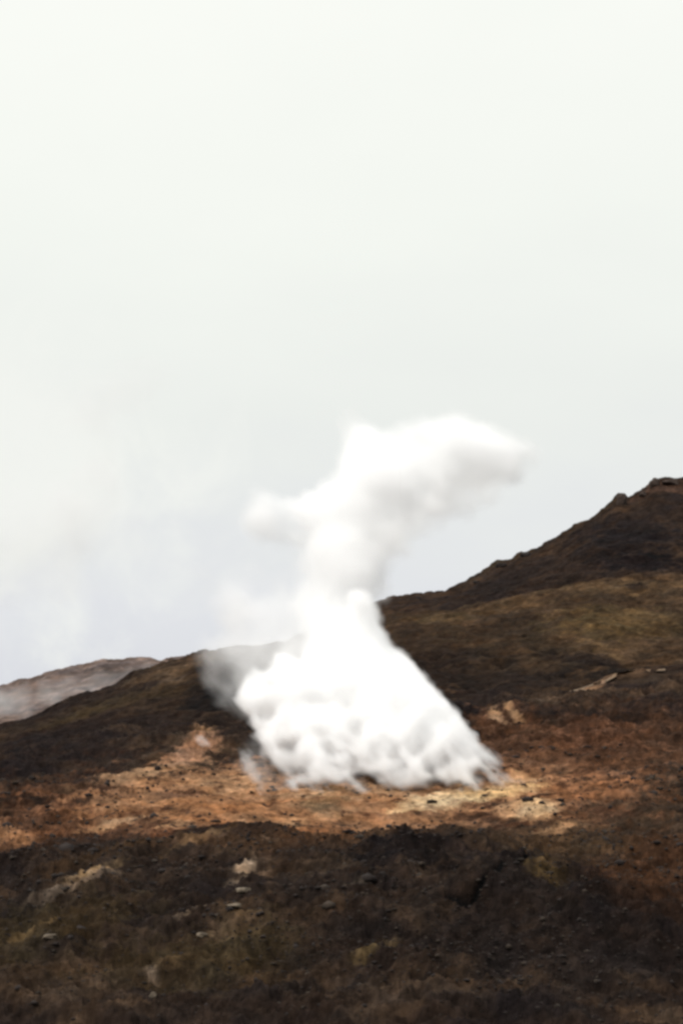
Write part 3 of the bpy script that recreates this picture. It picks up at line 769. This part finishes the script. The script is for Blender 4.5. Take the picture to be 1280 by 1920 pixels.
M_THIN = steam_mat('thin_steam', 2.4, 1.15, ZV(1270), ZV(1150), 0.6, 0.22, 0.20, 0.95, 0.9, stretch=(1, 1, 1.6))
steam('steam_plume', [(440, 1105, 48), (470, 1112, 46), (415, 1090, 26), (520, 1150, 62), (575, 1150, 60), (450, 1170, 58), (425, 1225, 44), (480, 1215, 60), (545, 1225, 66), (590, 1110, 50), (500, 1265, 50), (450, 1280, 40), (590, 1270, 50), (560, 1310, 50), (600, 1200, 60), (400, 1130, 36), (395, 1225, 36), (420, 1150, 50), (520, 1290, 50), (470, 1250, 56), (560, 1190, 70), (520, 1110, 44), (560, 1235, 66), (600, 1240, 60), (590, 1190, 66), (430, 1255, 40), (440, 1135, 58), (500, 1200, 66), (540, 1080, 44), (480, 1080, 40), (560, 1040, 34), (420, 1200, 44), (400, 1240, 30), (465, 1290, 44)],
      124, M_THIN, 0.25, 2.0, "thin see-through steam plume drifting left of the large white one over the ridge", 'steam plume', billow=0.7, bscale=0.5, seed=9, lean=0.3)
M_VEIL = steam_mat('steam_veil', 0.22, 0.22, 0, 1, 0.5, 0.5, 0.5, 0.8, 0.8)
steam('steam_veil', [(430, 1430, 26), (470, 1440, 34), (500, 1440, 40), (490, 1400, 30), (560, 1470, 34), (620, 1480, 30), (700, 1485, 30), (770, 1478, 26), (520, 1480, 30)],
      114, M_VEIL, 0.2, 0.9, "faint low veil of vapour hanging over the ground at the left foot of the plume", 'steam', billow=0.4, bscale=0.7, seed=12, lean=0.2)
M_HANG = steam_mat('hanging_steam', 0.55, 0.45, ZV(1330), ZV(1230), 0.7, 0.30, 0.30, 1.0, 1.0, stretch=(1, 1, 1.8))
steam('steam_veil', [(385, 1225, 44), (405, 1262, 46), (430, 1240, 50), (440, 1290, 46), (470, 1325, 44), (490, 1290, 50), (495, 1365, 38), (520, 1330, 44), (460, 1255, 50), (420, 1310, 30), (395, 1195, 34), (440, 1200, 50), (480, 1400, 30)],
      121, M_HANG, 0.25, 1.6, "soft translucent haze over the dark slope between the left ridge and the plume", 'steam', billow=0.5, bscale=0.5, seed=17, lean=0.3)
M_WISP = steam_mat('wisp_steam', 1.4, 1.4, 0, 1, 2.2, 0.35, 0.35, 0.9, 0.9)
def chain(pts, n=9, seed=0):
    r = np.random.RandomState(seed); o = []
    for a, b in zip(pts[:-1], pts[1:]):
        for k in range(n):
            t = k / n
            o.append((a[0] + (b[0] - a[0]) * t + r.normal(0, 3), a[1] + (b[1] - a[1]) * t, (a[2] + (b[2] - a[2]) * t) * r.uniform(0.8, 1.35)))
    return o + [pts[-1]]
for pts, lab, D in [
    ([(495, 1500, 8), (488, 1466, 13), (472, 1440, 16), (452, 1412, 14)], "narrow bright steam jet curving up left of the plume's foot", 113),
    ([(608, 1502, 7), (588, 1478, 10), (560, 1450, 14)], "short thin steam streak slanting at the plume's lower left edge", 113.5),
    ([(634, 1504, 7), (614, 1480, 10), (588, 1452, 14)], "second thin steam streak, slanting just right of the first short one", 113.5),
    ([(390, 1400, 8), (380, 1388, 12), (366, 1378, 9)], "small round steam puff at the edge of the dark left hill", 122),
    ([(975, 1468, 8), (955, 1462, 12), (930, 1452, 14)], "small steam tuft at the right tip of the plume's foot", 116)]:
    steam('steam_wisp', chain(pts, 6), D, M_WISP, 0.06, 0.30, lab, 'steam wisp', billow=0.2, bscale=2.2, seed=int(pts[0][0]), jit=0.2, lean=0.3)
M_FARV = steam_mat('far_steam', 0.19, 0.19, 0, 1, 0.2, 0.3, 0.3, 0.8, 0.8)
steam('steam_veil', [(10, 1318, 46), (50, 1302, 36), (-40, 1320, 50), (90, 1315, 30), (60, 1340, 34), (150, 1292, 30), (180, 1280, 26), (130, 1305, 28), (100, 1290, 24), (20, 1300, 26)], 225, M_FARV, 0.4, 2.4, "pale steam veil in front of the far ridge at the left picture edge", 'steam', billow=0.8, bscale=0.3, seed=21, lean=0)
steam('steam_wisp', [(108, 1318, 20), (112, 1300, 20), (116, 1288, 18), (124, 1278, 14)], 222, M_FARV, 0.3, 1.4, "upright pale steam wisp in the dip before the far ridge", 'steam wisp', billow=0.4, bscale=0.5, seed=22, lean=0)
steam('steam_veil', [(205, 1276, 30), (240, 1266, 32), (280, 1260, 30), (320, 1254, 28), (170, 1295, 34), (355, 1248, 22), (130, 1290, 34), (90, 1300, 40), (190, 1262, 24)], 218, M_FARV, 0.4, 1.8, "faint pinkish steam veil over the far ridge beside the greenish crest", 'steam', billow=0.5, bscale=0.4, seed=23, lean=0)
M_DRIFT = steam_mat('drifting_steam', 0.10, 0.10, 0, 1, 0.09, 0.30, 0.30, 1.0, 1.0)
cl = [(290, 705, 40), (240, 712, 48), (185, 730, 52), (130, 752, 50), (160, 810, 52), (180, 870, 50), (165, 930, 60), (100, 950, 66), (30, 930, 60), (-20, 890, 60), (0, 800, 40),
      (60, 1020, 70), (140, 1035, 60), (210, 1030, 52), (270, 1045, 46), (-20, 1000, 80), (330, 1070, 40), (240, 980, 44), (120, 1085, 56), (380, 1085, 36), (20, 1080, 66), (60, 860, 56), (90, 800, 40), (420, 1100, 34), (300, 1100, 46), (200, 1090, 50), (350, 1120, 36), (250, 740, 40), (110, 1000, 60), (180, 980, 50)]
cl = [(u, v, r * 1.25) for (u, v, r) in cl]
steam('steam_cloud', cl, 420, M_DRIFT, 0.9, 3.0, "pale diffuse steam cloud drifting in the sky above the left ridge", 'steam cloud', billow=2.0, bscale=0.12, seed=31, lean=0, jit=0.25, flat=0.38)
